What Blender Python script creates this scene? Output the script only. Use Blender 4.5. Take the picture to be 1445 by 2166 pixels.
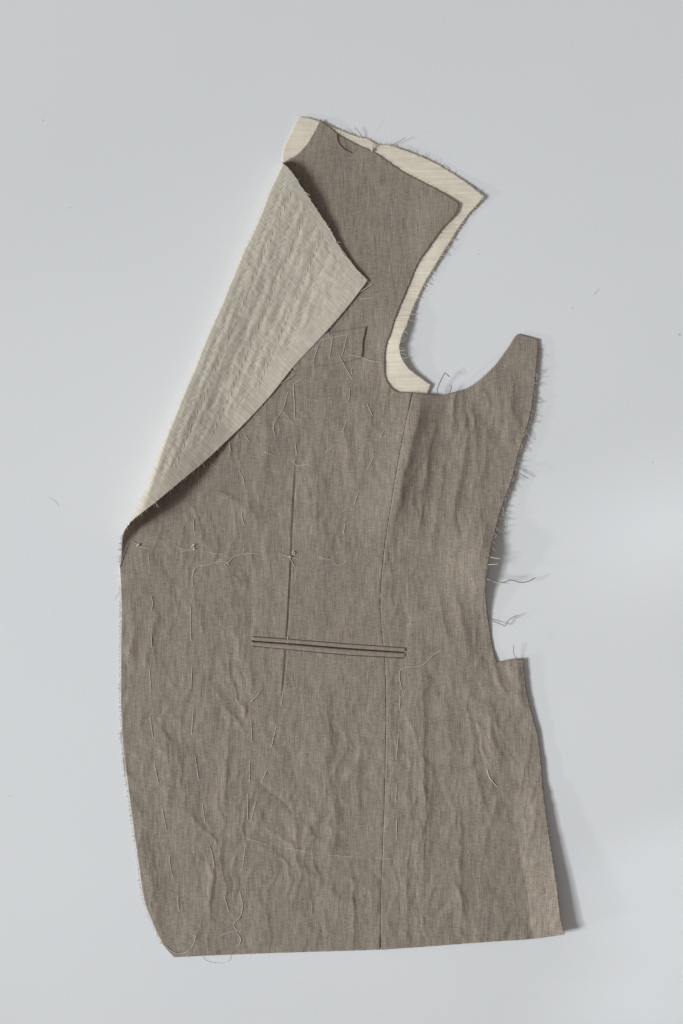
import bpy, math, random
import numpy as np
from mathutils import Vector

# ------------------------------------------------------------------ camera, light, exposure
scene = bpy.context.scene
for o in list(bpy.data.objects):
    bpy.data.objects.remove(o)
COL = scene.collection
K = 0.60 / 1445.0            # metres per unit of the layout grid (the cloth is about 74 cm long)
CX, CY = 722.5, 1083.0
HC = 1.60                    # camera height over the paper
MM = 0.001

cam_d = bpy.data.cameras.new('camera')
cam = bpy.data.objects.new('camera', cam_d)
COL.objects.link(cam)
cam.location = (0, 0, HC)
cam_d.sensor_fit = 'VERTICAL'
cam_d.angle_y = 2 * math.atan(0.5 * 2166 * K / HC)
cam_d.clip_start = 0.05
cam_d.clip_end = 60
scene.camera = cam
scene.render.resolution_x = 683
scene.render.resolution_y = 1024

world = bpy.data.worlds.new('World')
scene.world = world
world.use_nodes = True
bg = world.node_tree.nodes['Background']
bg.inputs[0].default_value = (1.0, 0.955, 0.92, 1)
bg.inputs[1].default_value = 0.235


def area(name, loc, size, size_y, power, col, target=(0, 0, 0)):
    d = bpy.data.lights.new(name, 'AREA')
    d.shape = 'RECTANGLE'
    d.size, d.size_y, d.energy, d.color = size, size_y, power, col
    o = bpy.data.objects.new(name, d)
    COL.objects.link(o)
    o.location = loc
    o.rotation_euler = (Vector(target) - Vector(loc)).to_track_quat('-Z', 'Y').to_euler()
    return o


# window light from the left (slightly from the foot of the picture) and a low, weak, small one
area('window_light', (-13.7, -2.6, 9.6), 4.2, 4.2, 2330, (0.93, 0.975, 1.0))
area('low_light', (-11.0, -3.6, 2.24), 0.32, 0.32, 320, (0.95, 0.97, 1.0))


def glint(px, py, radius, power):
    """soft spot lamp on the paper: window-pane patches, plus one added wide pool"""
    d = bpy.data.lights.new('patch_spot', 'SPOT')
    o = bpy.data.objects.new('patch_spot', d)
    COL.objects.link(o)
    t = Vector(((px - CX) * K, (CY - py) * K, 0))
    o.location = t + Vector((-3.4, -0.9, 2.0))
    o.rotation_euler = (t - o.location).to_track_quat('-Z', 'Y').to_euler()
    d.spot_size = 2 * math.atan(radius * K / 4.05); d.spot_blend = 1.0
    d.energy = power; d.color = (0.93, 0.97, 1.0); d.shadow_soft_size = 0.05


glint(1435, 1110, 150, 190)
glint(1440, 1862, 80, 520)
glint(1430, 2090, 95, 460)
glint(900, 1300, 1300, 80)  # wide pool lamp added to brighten the middle and leave the corners darker
glint(1420, 1500, 420, 25)

scene.view_settings.view_transform = 'Standard'
scene.view_settings.look = 'None'
scene.view_settings.exposure = 0.0
scene.view_settings.gamma = 1.0
scene.view_settings.use_curve_mapping = False

rng = np.random.default_rng(7)
random.seed(11)


# ------------------------------------------------------------------ helpers
def P3(px, py, z):
    """layout point + height -> metres"""
    f = K * (1.0 - np.asarray(z) / HC)
    return np.stack([(np.asarray(px) - CX) * f, (CY - np.asarray(py)) * f, np.asarray(z) + 0 * np.asarray(px)], -1)


GRAD = {}


def perlin(x, y, seed):
    x = np.asarray(x, float); y = np.asarray(y, float)
    n = 256
    if seed not in GRAD:
        ang = np.random.default_rng(seed).random((n, n)) * 2 * math.pi
        GRAD[seed] = (np.cos(ang), np.sin(ang))
    gx, gy = GRAD[seed]
    xi = np.floor(x).astype(int); yi = np.floor(y).astype(int)
    xf = x - xi; yf = y - yi
    u = xf ** 3 * (xf * (xf * 6 - 15) + 10); v = yf ** 3 * (yf * (yf * 6 - 15) + 10)

    def g(i, j):
        a = (xi + i) % n; b = (yi + j) % n
        return gx[a, b] * (xf - i) + gy[a, b] * (yf - j)
    return ((g(0, 0) * (1 - u) + g(1, 0) * u) * (1 - v) + (g(0, 1) * (1 - u) + g(1, 1) * u) * v) * 1.5


def sstep(a, b, x):
    t = np.clip((np.asarray(x, float) - a) / (b - a), 0, 1)
    return t * t * (3 - 2 * t)


def smooth_path(pts, step=5.0, corner=32, closed=False):
    """Catmull-Rom through the points, kept sharp at corners; returns points and corner flags"""
    P = [np.array(p, float) for p in pts]
    n = len(P)
    is_c = []
    for i in range(n):
        if not closed and i in (0, n - 1):
            is_c.append(True); continue
        a = P[i] - P[i - 1]; b = P[(i + 1) % n] - P[i]
        d = abs(math.degrees(math.atan2(a[0] * b[1] - a[1] * b[0], a.dot(b))))
        is_c.append(d > corner)
    out, fl = [], []
    segs = n if closed else n - 1
    for i in range(segs):
        p1, p2 = P[i], P[(i + 1) % n]
        m1 = (p2 - p1) if is_c[i] else (p2 - P[i - 1]) / 2
        m2 = (p2 - p1) if is_c[(i + 1) % n] else (P[(i + 2) % n] - p1) / 2
        L = np.linalg.norm(p2 - p1)
        L0 = max(L, 1e-6)
        if not is_c[i]:
            m1 = m1 / max(np.linalg.norm(m1), 1e-6) * L0
        if not is_c[(i + 1) % n]:
            m2 = m2 / max(np.linalg.norm(m2), 1e-6) * L0
        k = max(1, int(L / step))
        for j in range(k):
            t = j / k
            h = (2 * t**3 - 3 * t**2 + 1) * p1 + (t**3 - 2 * t**2 + t) * m1 + (-2 * t**3 + 3 * t**2) * p2 + (t**3 - t**2) * m2
            out.append(h); fl.append(is_c[i] and j == 0)
    if not closed:
        out.append(P[-1]); fl.append(True)
    return np.array(out), np.array(fl)


def nearest_on(P, poly, closed=True):
    """nearest point on a polyline for every row of P"""
    A = poly; B = np.roll(poly, -1, 0)
    if not closed:
        A, B = poly[:-1], poly[1:]
    best = np.full(len(P), 1e18); out = P.copy()
    for a, b in zip(A, B):
        d = b - a; l2 = d.dot(d)
        if l2 < 1e-12:
            continue
        t = np.clip(((P - a) @ d) / l2, 0, 1)
        q = a + t[:, None] * d
        dd = ((P - q) ** 2).sum(1)
        m = dd < best
        best[m] = dd[m]; out[m] = q[m]
    return out, np.sqrt(best)


def inside(X, Y, polys):
    """even-odd test of a grid (1-d X columns, 1-d Y rows) against closed polygons"""
    res = np.zeros((len(Y), len(X)), bool)
    for r, y in enumerate(Y):
        xs = []
        for poly in polys:
            a = poly; b = np.roll(poly, -1, 0)
            m = (a[:, 1] <= y) != (b[:, 1] <= y)
            if m.any():
                aa, bb = a[m], b[m]
                xs.append(aa[:, 0] + (y - aa[:, 1]) / (bb[:, 1] - aa[:, 1]) * (bb[:, 0] - aa[:, 0]))
        if xs:
            xs = np.sort(np.concatenate(xs))
            res[r] = np.searchsorted(xs, X) % 2 == 1
    return res


def mesh_from(name, verts, quads, mats, parent=None, uv=None, mat_idx=None, smooth=True, flat_tail=0):
    me = bpy.data.meshes.new(name)
    verts = np.asarray(verts, np.float32); quads = np.asarray(quads, np.int32)
    nv = quads.shape[1]
    me.vertices.add(len(verts)); me.vertices.foreach_set('co', verts.ravel())
    me.loops.add(quads.size); me.loops.foreach_set('vertex_index', quads.ravel())
    me.polygons.add(len(quads))
    me.polygons.foreach_set('loop_start', np.arange(0, quads.size, nv, dtype=np.int32))
    for m in (mats if isinstance(mats, (list, tuple)) else [mats]):
        me.materials.append(m)
    if mat_idx is not None:
        me.polygons.foreach_set('material_index', np.asarray(mat_idx, np.int32))
    me.update(calc_edges=True)
    sm = np.full(len(quads), smooth, bool)
    if flat_tail:
        sm[-flat_tail:] = False
    me.polygons.foreach_set('use_smooth', sm)
    if uv is not None:
        l = me.uv_layers.new(name='grain')
        l.data.foreach_set('uv', np.asarray(uv, np.float32)[quads.ravel()].ravel())
    me.validate()
    o = bpy.data.objects.new(name, me)
    COL.objects.link(o)
    if parent:
        o.parent = parent
    return o


def border_edges(F):
    E = np.concatenate([F[:, [0, 1]], F[:, [1, 2]], F[:, [2, 3]], F[:, [3, 0]]])
    n = int(F.max()) + 1
    key = E[:, 0].astype(np.int64) * n + E[:, 1]
    rev = E[:, 1].astype(np.int64) * n + E[:, 0]
    return E[~np.isin(key, rev)]


def sheet(name, outlines, hfun, mats, parent, cell=2.0, thick=0.42 * MM, lines=(), floor=0.25 * MM, grain=0.0):
    """a piece of cloth cut to an outline, with thickness, lying at height hfun"""
    polys = [o[0] for o in outlines]
    allp = np.concatenate(polys)
    x0, y0 = allp.min(0) - cell; x1, y1 = allp.max(0) + cell
    X = np.arange(x0, x1 + cell, cell); Y = np.arange(y0, y1 + cell, cell)
    xc, yc = (X[:-1] + X[1:]) / 2, (Y[:-1] + Y[1:]) / 2
    keep = inside(xc, yc, polys[:1])
    for hp in polys[1:]:
        keep &= ~inside(xc, yc, [hp])
    nx = len(X)
    GX, GY = np.meshgrid(X, Y)
    V = np.stack([GX.ravel(), GY.ravel()], 1)
    ln_band = 56.0
    for ln in lines:                      # let a column of points follow a sewn line
        ys = np.array([p[1] for p in ln]); xs = np.array([p[0] for p in ln])
        c0 = int(round((xs.mean() - X[0]) / cell))
        dx = np.interp(V[:, 1], ys, xs) - X[c0]
        band = ln_band
        dx *= np.clip(1 - np.abs(V[:, 0] - X[c0]) / band, 0, 1)
        dx *= np.clip(1 - np.maximum(ys[0] - V[:, 1], V[:, 1] - ys[-1]) / 14.0, 0, 1)
        V[:, 0] += dx
    rr, cc = np.nonzero(keep)
    a = rr * nx + cc
    F = np.stack([a, a + nx, a + nx + 1, a + 1], 1)
    used, inv = np.unique(F, return_inverse=True)
    V = V[used]; F = inv.reshape(F.shape)
    be = border_edges(F)
    bi = np.unique(be)
    q = np.full((len(bi), 2), 0.0); dist = np.full(len(bi), 1e18)
    for poly in polys:
        qq, dd = nearest_on(V[bi], poly)
        m = dd < dist
        q[m] = qq[m]; dist[m] = dd[m]
    V[bi] = q
    for poly, fl in outlines:
        for c in poly[fl]:
            d = ((V[bi] - c) ** 2).sum(1); j = d.argmin()
            if d[j] < (1.6 * cell) ** 2:
                V[bi[j]] = c
    z = np.maximum(hfun(V[:, 0], V[:, 1]), floor + thick)
    top = P3(V[:, 0], V[:, 1], z)
    bot = P3(V[:, 0], V[:, 1], np.maximum(z - thick, floor))
    n = len(V)
    rim = np.stack([be[:, 1], be[:, 0], be[:, 0] + n, be[:, 1] + n], 1)
    FF = np.concatenate([F, F[:, ::-1] + n, rim])
    uv = np.stack([V[:, 0] * K, -V[:, 1] * K], 1)
    if grain:
        c, s = math.cos(grain), math.sin(grain)
        uv = uv @ np.array([[c, s], [-s, c]])
    mi = np.concatenate([np.zeros(len(F)), np.full(len(F), len(mats) - 1), np.zeros(len(rim))])
    return mesh_from(name, np.concatenate([top, bot]), FF, mats, parent, np.concatenate([uv, uv]), mi, flat_tail=len(rim))


def tube_geo(pts, rad, sides=5, taper=0.0):
    pts = np.asarray(pts, float); n = len(pts)
    T = np.gradient(pts, axis=0); T /= np.linalg.norm(T, axis=1)[:, None] + 1e-12
    up = np.array([0, 0, 1.0]); A = np.cross(T, up)
    la = np.linalg.norm(A, axis=1)[:, None]
    A = np.where(la < 1e-3, np.array([1.0, 0, 0]), A / (la + 1e-12)); B = np.cross(A, T)
    r = np.full(n, rad)
    if taper:
        r = rad * (1 - taper * np.linspace(0, 1, n))
    an = np.arange(sides) * 2 * math.pi / sides
    V = pts[:, None, :] + r[:, None, None] * (np.cos(an)[None, :, None] * A[:, None, :] + np.sin(an)[None, :, None] * B[:, None, :])
    V = V.reshape(-1, 3)
    i = np.arange(n - 1)[:, None] * sides; j = np.arange(sides)[None, :]; j2 = (j + 1) % sides
    F = np.stack([i + j, i + j2, i + sides + j2, i + sides + j], -1).reshape(-1, 4)
    return V, F


class Tubes:
    def __init__(self):
        self.V, self.F, self.n = [], [], 0

    def add(self, pts, rad, sides=4, taper=0.0):
        v, f = tube_geo(pts, rad, sides, taper)
        self.V.append(v); self.F.append(f + self.n); self.n += len(v)

    def build(self, name, mat, parent, kind=None, label=None):
        V = np.concatenate(self.V)
        o = mesh_from(name, V, np.concatenate(self.F), mat, parent, V[:, :2] * 1.0)
        if kind:
            o['kind'] = kind
        if label:
            o['label'] = label
        return o


# ------------------------------------------------------------------ materials
def new_mat(name):
    m = bpy.data.materials.new(name); m.use_nodes = True
    nt = m.node_tree; b = nt.nodes['Principled BSDF']
    b.inputs['Roughness'].default_value = 0.92
    b.inputs['Specular IOR Level'].default_value = 0.15
    return m, nt, b


def streak(nt, src, su, sv, detail=2.0, off=0.0, rough=0.5):
    mp = nt.nodes.new('ShaderNodeMapping'); mp.inputs['Scale'].default_value = (su, sv, 1)
    mp.inputs['Location'].default_value = (off, off * 1.7, off)
    nt.links.new(src, mp.inputs['Vector'])
    n = nt.nodes.new('ShaderNodeTexNoise'); n.inputs['Scale'].default_value = 1.0
    n.inputs['Detail'].default_value = detail; n.inputs['Roughness'].default_value = rough
    nt.links.new(mp.outputs[0], n.inputs['Vector'])
    return n.outputs['Fac']


def math_n(nt, op, a, b):
    n = nt.nodes.new('ShaderNodeMath'); n.operation = op
    for i, v in enumerate((a, b)):
        if isinstance(v, (int, float)):
            n.inputs[i].default_value = v
        else:
            nt.links.new(v, n.inputs[i])
    return n.outputs[0]


def linen(name, dark, light, alt, wv=1.0, wh=0.6, wf=0.8, alt_amt=0.5, bump=0.5, slub=0.25, warp=1300, weft=1300, lv=150, lh=170):
    """woven cloth: warp and weft streaks, flecks, slubs and slow changes of dye"""
    m, nt, b = new_mat(name)
    uv = nt.nodes.new('ShaderNodeUVMap'); uv.uv_map = 'grain'
    s = uv.outputs[0]
    v = streak(nt, s, warp, lv, 2.0, 3.1)
    v2 = streak(nt, s, warp * 0.30, 60, 2.0, 8.7)
    v3 = streak(nt, s, warp * 0.14, 9, 2.0, 15.7)
    h = streak(nt, s, lh, weft, 2.0, 5.3)
    f = streak(nt, s, 1250, 1000, 1.0, 1.9)
    acc = math_n(nt, 'MULTIPLY', math_n(nt, 'SUBTRACT', v, 0.5), wv)
    acc = math_n(nt, 'ADD', acc, math_n(nt, 'MULTIPLY', math_n(nt, 'SUBTRACT', v2, 0.5), wv * 0.55))
    acc = math_n(nt, 'ADD', acc, math_n(nt, 'MULTIPLY', math_n(nt, 'SUBTRACT', v3, 0.5), wv * 0.22))
    acc = math_n(nt, 'ADD', acc, math_n(nt, 'MULTIPLY', math_n(nt, 'SUBTRACT', h, 0.5), wh))
    acc = math_n(nt, 'ADD', acc, math_n(nt, 'MULTIPLY', math_n(nt, 'SUBTRACT', f, 0.5), wf))
    fac = math_n(nt, 'ADD', acc, 0.5)
    mix = nt.nodes.new('ShaderNodeMix'); mix.data_type = 'RGBA'; mix.clamp_factor = True
    mix.inputs[6].default_value = (*dark, 1); mix.inputs[7].default_value = (*light, 1)
    nt.links.new(fac, mix.inputs[0])
    big = streak(nt, s, 22, 9, 3.0, 12.0)
    ramp = nt.nodes.new('ShaderNodeMapRange'); ramp.inputs[1].default_value = 0.4; ramp.inputs[2].default_value = 0.62
    ramp.inputs[4].default_value = alt_amt
    nt.links.new(big, ramp.inputs[0])
    mx2 = nt.nodes.new('ShaderNodeMix'); mx2.data_type = 'RGBA'; mx2.blend_type = 'MULTIPLY'
    nt.links.new(ramp.outputs[0], mx2.inputs[0]); nt.links.new(mix.outputs[2], mx2.inputs[6])
    mx2.inputs[7].default_value = (*alt, 1)
    sl = streak(nt, s, 420, 110, 1.0, 21.0)
    r2 = nt.nodes.new('ShaderNodeMapRange'); r2.inputs[1].default_value = 0.70; r2.inputs[2].default_value = 0.78
    r2.inputs[4].default_value = slub
    nt.links.new(sl, r2.inputs[0])
    mx3 = nt.nodes.new('ShaderNodeMix'); mx3.data_type = 'RGBA'
    nt.links.new(r2.outputs[0], mx3.inputs[0]); nt.links.new(mx2.outputs[2], mx3.inputs[6])
    mx3.inputs[7].default_value = (*[min(1, c * 1.6) for c in light], 1)
    nt.links.new(mx3.outputs[2], b.inputs['Base Color'])
    bp = nt.nodes.new('ShaderNodeBump'); bp.inputs['Strength'].default_value = bump
    bp.inputs['Distance'].default_value = 0.0004
    nt.links.new(fac, bp.inputs['Height']); nt.links.new(bp.outputs[0], b.inputs['Normal'])
    b.inputs['Sheen Weight'].default_value = 0.12
    b.inputs['Sheen Roughness'].default_value = 0.5
    return m


def plain(name, col, rough=0.85):
    m, nt, b = new_mat(name)
    tc = nt.nodes.new('ShaderNodeTexCoord')
    n = nt.nodes.new('ShaderNodeTexNoise'); n.inputs['Scale'].default_value = 900
    nt.links.new(tc.outputs['Object'], n.inputs['Vector'])
    mx = nt.nodes.new('ShaderNodeMix'); mx.data_type = 'RGBA'
    mx.inputs[6].default_value = (*[c * 0.85 for c in col], 1); mx.inputs[7].default_value = (*[min(1, c * 1.12) for c in col], 1)
    nt.links.new(n.outputs['Fac'], mx.inputs[0]); nt.links.new(mx.outputs[2], b.inputs['Base Color'])
    b.inputs['Roughness'].default_value = rough
    return m


M_BODY = linen('taupe_linen', (0.175, 0.147, 0.118), (0.427, 0.361, 0.294), (0.93, 0.92, 0.95), wv=1.05, wh=0.8, wf=1.05, alt_amt=0.5, lv=75)
M_WELT = linen('taupe_linen_fine', (0.205, 0.168, 0.135), (0.42, 0.352, 0.287), (0.95, 0.95, 0.95))
M_LAPEL = linen('natural_linen', (0.42, 0.378, 0.31), (0.775, 0.705, 0.59), (0.95, 0.96, 0.97), alt_amt=0.25, wv=0.5, wh=1.2, wf=0.7, bump=0.4, slub=0.2, lh=70)
M_CANVAS = linen('cream_canvas', (0.62, 0.55, 0.435), (0.93, 0.86, 0.735), (0.97, 0.95, 0.92), wv=0.3, wh=1.3, wf=0.5, bump=0.25, slub=0.0, lh=28, weft=900)
M_WHITE = plain('white_cotton_thread', (0.66, 0.63, 0.59))
M_PALE = plain('pale_thread', (0.56, 0.51, 0.44))
M_LTHREAD = plain('lapel_thread', (0.58, 0.53, 0.45))
M_BROWN = plain('brown_yarn', (0.27, 0.22, 0.175))
M_DKYARN = plain('dark_yarn', (0.17, 0.15, 0.12))
M_CREAM = plain('cream_yarn', (0.74, 0.67, 0.54))
M_DARK = plain('pocket_lining', (0.035, 0.04, 0.035))

mp_, nt_, b_ = new_mat('white_paper')
b_.inputs['Roughness'].default_value = 0.75
tc_ = nt_.nodes.new('ShaderNodeTexCoord')
nA = nt_.nodes.new('ShaderNodeTexNoise'); nA.inputs['Scale'].default_value = 650; nA.inputs['Detail'].default_value = 3
nB = nt_.nodes.new('ShaderNodeTexNoise'); nB.inputs['Scale'].default_value = 5; nB.inputs['Detail'].default_value = 2
nS = nt_.nodes.new('ShaderNodeTexNoise'); nS.inputs['Scale'].default_value = 170; nS.inputs['Detail'].default_value = 0
for n in (nA, nB, nS):
    nt_.links.new(tc_.outputs['Object'], n.inputs['Vector'])
mxp = nt_.nodes.new('ShaderNodeMix'); mxp.data_type = 'RGBA'
mxp.inputs[6].default_value = (0.775, 0.785, 0.80, 1); mxp.inputs[7].default_value = (0.815, 0.82, 0.825, 1)
nt_.links.new(nB.outputs['Fac'], mxp.inputs[0])
spk = nt_.nodes.new('ShaderNodeMapRange'); spk.inputs[1].default_value = 0.88; spk.inputs[2].default_value = 0.93; spk.inputs[4].default_value = 0.35
nt_.links.new(nS.outputs['Fac'], spk.inputs[0])
mxq = nt_.nodes.new('ShaderNodeMix'); mxq.data_type = 'RGBA'
nt_.links.new(spk.outputs[0], mxq.inputs[0]); nt_.links.new(mxp.outputs[2], mxq.inputs[6]); mxq.inputs[7].default_value = (0.3, 0.28, 0.26, 1)
nt_.links.new(mxq.outputs[2], b_.inputs['Base Color'])
bpp = nt_.nodes.new('ShaderNodeBump'); bpp.inputs['Strength'].default_value = 0.3; bpp.inputs['Distance'].default_value = 0.0003
nt_.links.new(nA.outputs['Fac'], bpp.inputs['Height']); nt_.links.new(bpp.outputs[0], b_.inputs['Normal'])

# ------------------------------------------------------------------ the paper
N = 60
g = np.linspace(-1.6, 1.6, N + 1)
GX, GY = np.meshgrid(g, g)
pv = np.stack([GX.ravel(), GY.ravel(), np.zeros(GX.size)], 1)
ii = (np.arange(N)[:, None] * (N + 1) + np.arange(N)[None, :]).ravel()
paper = mesh_from('paper_surface', pv, np.stack([ii, ii + 1, ii + N + 2, ii + N + 1], 1), mp_)
paper['kind'] = 'structure'

# ------------------------------------------------------------------ outlines of the garment (layout units)
FOLD = [(597, 343), (548, 455), (503, 560), (471, 637), (434, 723), (396, 816), (364, 889), (333, 967), (310, 1029), (284, 1085),
        (265, 1119), (257, 1140), (253, 1168), (252, 1200)]
fold, _ = smooth_path(FOLD, 2.0, corner=60)
fs = np.concatenate([[0], np.cumsum(np.linalg.norm(np.diff(fold, axis=0), axis=1))])
ft = np.gradient(fold, axis=0); ft /= np.linalg.norm(ft, axis=1)[:, None]
for _ in range(6):
    ft[1:-1] = (ft[:-2] + 2 * ft[1:-1] + ft[2:]) / 4
ft /= np.linalg.norm(ft, axis=1)[:, None]
fn = np.stack([ft[:, 1], -ft[:, 0]], 1)           # points to the right, into the cloth
S_END = fs[-1]


def waver(s, d):
    """the hand-pressed roll is not quite straight"""
    return (1.9 * perlin(s / 75, s * 0 + 4.5, 35) + 0.8 * perlin(s / 24, s * 0 + 8.5, 36)) * np.exp(-d / 30.0) * (s < 830)


def s_at_y(y):
    return np.interp(y, fold[:, 1], fs)


S_Y = [343, 420, 600, 800, 930, 1030, 1085, 1119, 1145, 1170, 1200]
S_R = [13, 14, 11, 11, 16, 22, 25, 25, 20, 12, 2.0]


def roll_r(s):
    return np.interp(s, s_at_y(np.array(S_Y, float)), S_R)


def roll_a(s):
    """half width of the roll, flatter where the lapel is pressed"""
    return roll_r(s) * np.interp(s, s_at_y(np.array([343.0, 900, 1030, 1119])), [0.34, 0.34, 0.55, 1.0])


inner = fold + fn * roll_a(fs)[:, None]
LEFT_TOP = [tuple(p) for p in inner[::12]]
if LEFT_TOP[-1] != tuple(inner[-1]):
    LEFT_TOP.append(tuple(inner[-1]))

SEAM = [(873, 832), (862, 880), (845, 965), (829, 1060), (815, 1150), (807, 1230), (805, 1285), (809, 1340), (815, 1400), (817, 1470),
        (817, 1540), (815, 1640), (812, 1740), (808, 1840), (806, 1930), (805, 2009)]
SY = np.array([p[1] for p in SEAM], float); SX = np.array([p[0] for p in SEAM], float)


def seam_x(y):
    return np.interp(y, SY, SX)


NECK_SHOULDER = [(625, 330), (645, 310), (660, 288), (670, 268), (678, 254), (697, 268), (716, 284), (754, 305), (788, 320), (809, 333), (854, 364),
                 (906, 391), (941, 410.5), (971.5, 431), (965, 451)]
ARM = [(934, 486), (906, 525), (882, 561), (866, 602), (853, 632), (837, 671), (826, 707), (817, 732), (814, 765), (817, 801), (829, 820), (841, 829), (872, 831.5)]
side_top = [(874, 832), (909, 834), (930, 836), (958, 830), (997, 816), (1041, 779), (1069, 743), (1088, 714), (1096, 706), (1138, 718)]
RIGHT = [(1137, 757), (1131, 815), (1124, 868), (1111, 917), (1097, 959), (1080, 1025), (1061, 1075), (1047, 1128), (1038, 1163),
         (1031, 1205), (1027, 1247), (1030, 1285), (1036, 1330), (1043, 1371), (1051, 1401), (1072, 1396), (1107, 1394), (1109, 1423), (1114, 1460),
         (1124, 1505), (1139, 1560), (1149, 1664), (1159, 1747), (1176, 1859), (1188, 1954), (1195, 1977)]
HEM_R = [(1126, 1986), (1039, 1992), (906, 2002), (806.5, 2009)]
HEM_L = [(804.5, 2009), (740, 2011), (640, 2014), (551, 2017), (450, 2021), (368, 2025)]
LEFT_LOW = [(345, 1998), (316, 1935), (304, 1897), (297, 1852), (288, 1790), (276, 1700), (267, 1633), (260, 1568), (255.5, 1477), (256, 1420),
            (256, 1389), (257, 1300), (256, 1240)]

seam_dn = [(x, y) for x, y in SEAM]
front_pts = ([LEFT_TOP[0], (603, 341)] + NECK_SHOULDER + ARM + seam_dn[1:-1] + HEM_L + LEFT_LOW + LEFT_TOP[::-1][:-1])
side_pts = side_top + RIGHT + HEM_R + [(x, y) for x, y in SEAM][::-1][1:-1]


def rough_edge(outline, amp, seed):
    p, fl = outline
    t = np.arange(len(p))
    q = p.copy()
    q[:, 0] += amp * perlin(t * 0.37, t * 0 + 3.3, seed) + amp * 0.5 * perlin(t * 0.11, t * 0 + 7.3, seed + 1)
    q[:, 1] += amp * perlin(t * 0.37, t * 0 + 9.3, seed + 2)
    return q, fl


front_o = rough_edge(smooth_path(front_pts, 4.0, closed=True), 0.45, 1)
side_o = rough_edge(smooth_path(side_pts, 4.0, closed=True), 0.45, 5)
HOLE = [(535, 1345.2), (620, 1351.7), (740, 1361.2), (856.3, 1369.2), (855.8, 1392), (740, 1386), (620, 1375), (534.2, 1366.8)]
hole_o = smooth_path(HOLE, 5.0, closed=True)
DART1 = [(628, 965), (624, 1010), (621, 1060), (618, 1120), (616, 1170), (614, 1220), (611, 1270), (609, 1310), (607, 1347)]
DART2 = [(604.5, 1377), (602, 1410), (599, 1450), (596, 1487)]

CANVAS = [(632, 247), (655, 250), (690, 262), (725, 277), (759, 289), (778, 293), (798, 305), (828, 308), (866, 321), (899, 334), (921, 345), (951, 362),
          (984, 384), (1025, 416), (996, 448), (975, 476), (951, 514), (922, 560), (900, 597), (883, 632), (870, 664), (859, 692),
          (850, 715), (846, 737), (852, 759), (865, 779), (887, 796), (911, 814), (903, 838), (880, 850), (830, 860), (790, 840), (770, 760), (800, 660),
          (850, 540), (900, 460), (860, 410), (760, 350), (700, 320), (660, 345), (612, 352), (597, 340), (600, 312), (612, 288), (622, 266)]
canvas_o = rough_edge(smooth_path(CANVAS, 4.0, closed=True), 0.6, 9)

# ------------------------------------------------------------------ how the cloth lies: height of every point
REY = np.array([p[1] for p in [(1138, 718)] + RIGHT], float); REX = np.array([p[0] for p in [(1138, 718)] + RIGHT], float)


def gauss(x, y, x0, y0, sx, sy):
    return np.exp(-((x - x0) / sx) ** 2 - ((y - y0) / sy) ** 2)


def canvas_lift(x, y):
    return (5.5 * gauss(x, y, 858, 725, 60, 75) + 2.2 * gauss(x, y, 1030, 415, 90, 60) + 2.0 * gauss(x, y, 935, 560, 45, 120)
            + 1.5 * gauss(x, y, 915, 815, 50, 40) + 1.6 * gauss(x, y, 650, 262, 70, 45) + 1.2 * gauss(x, y, 850, 330, 120, 40))


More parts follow.
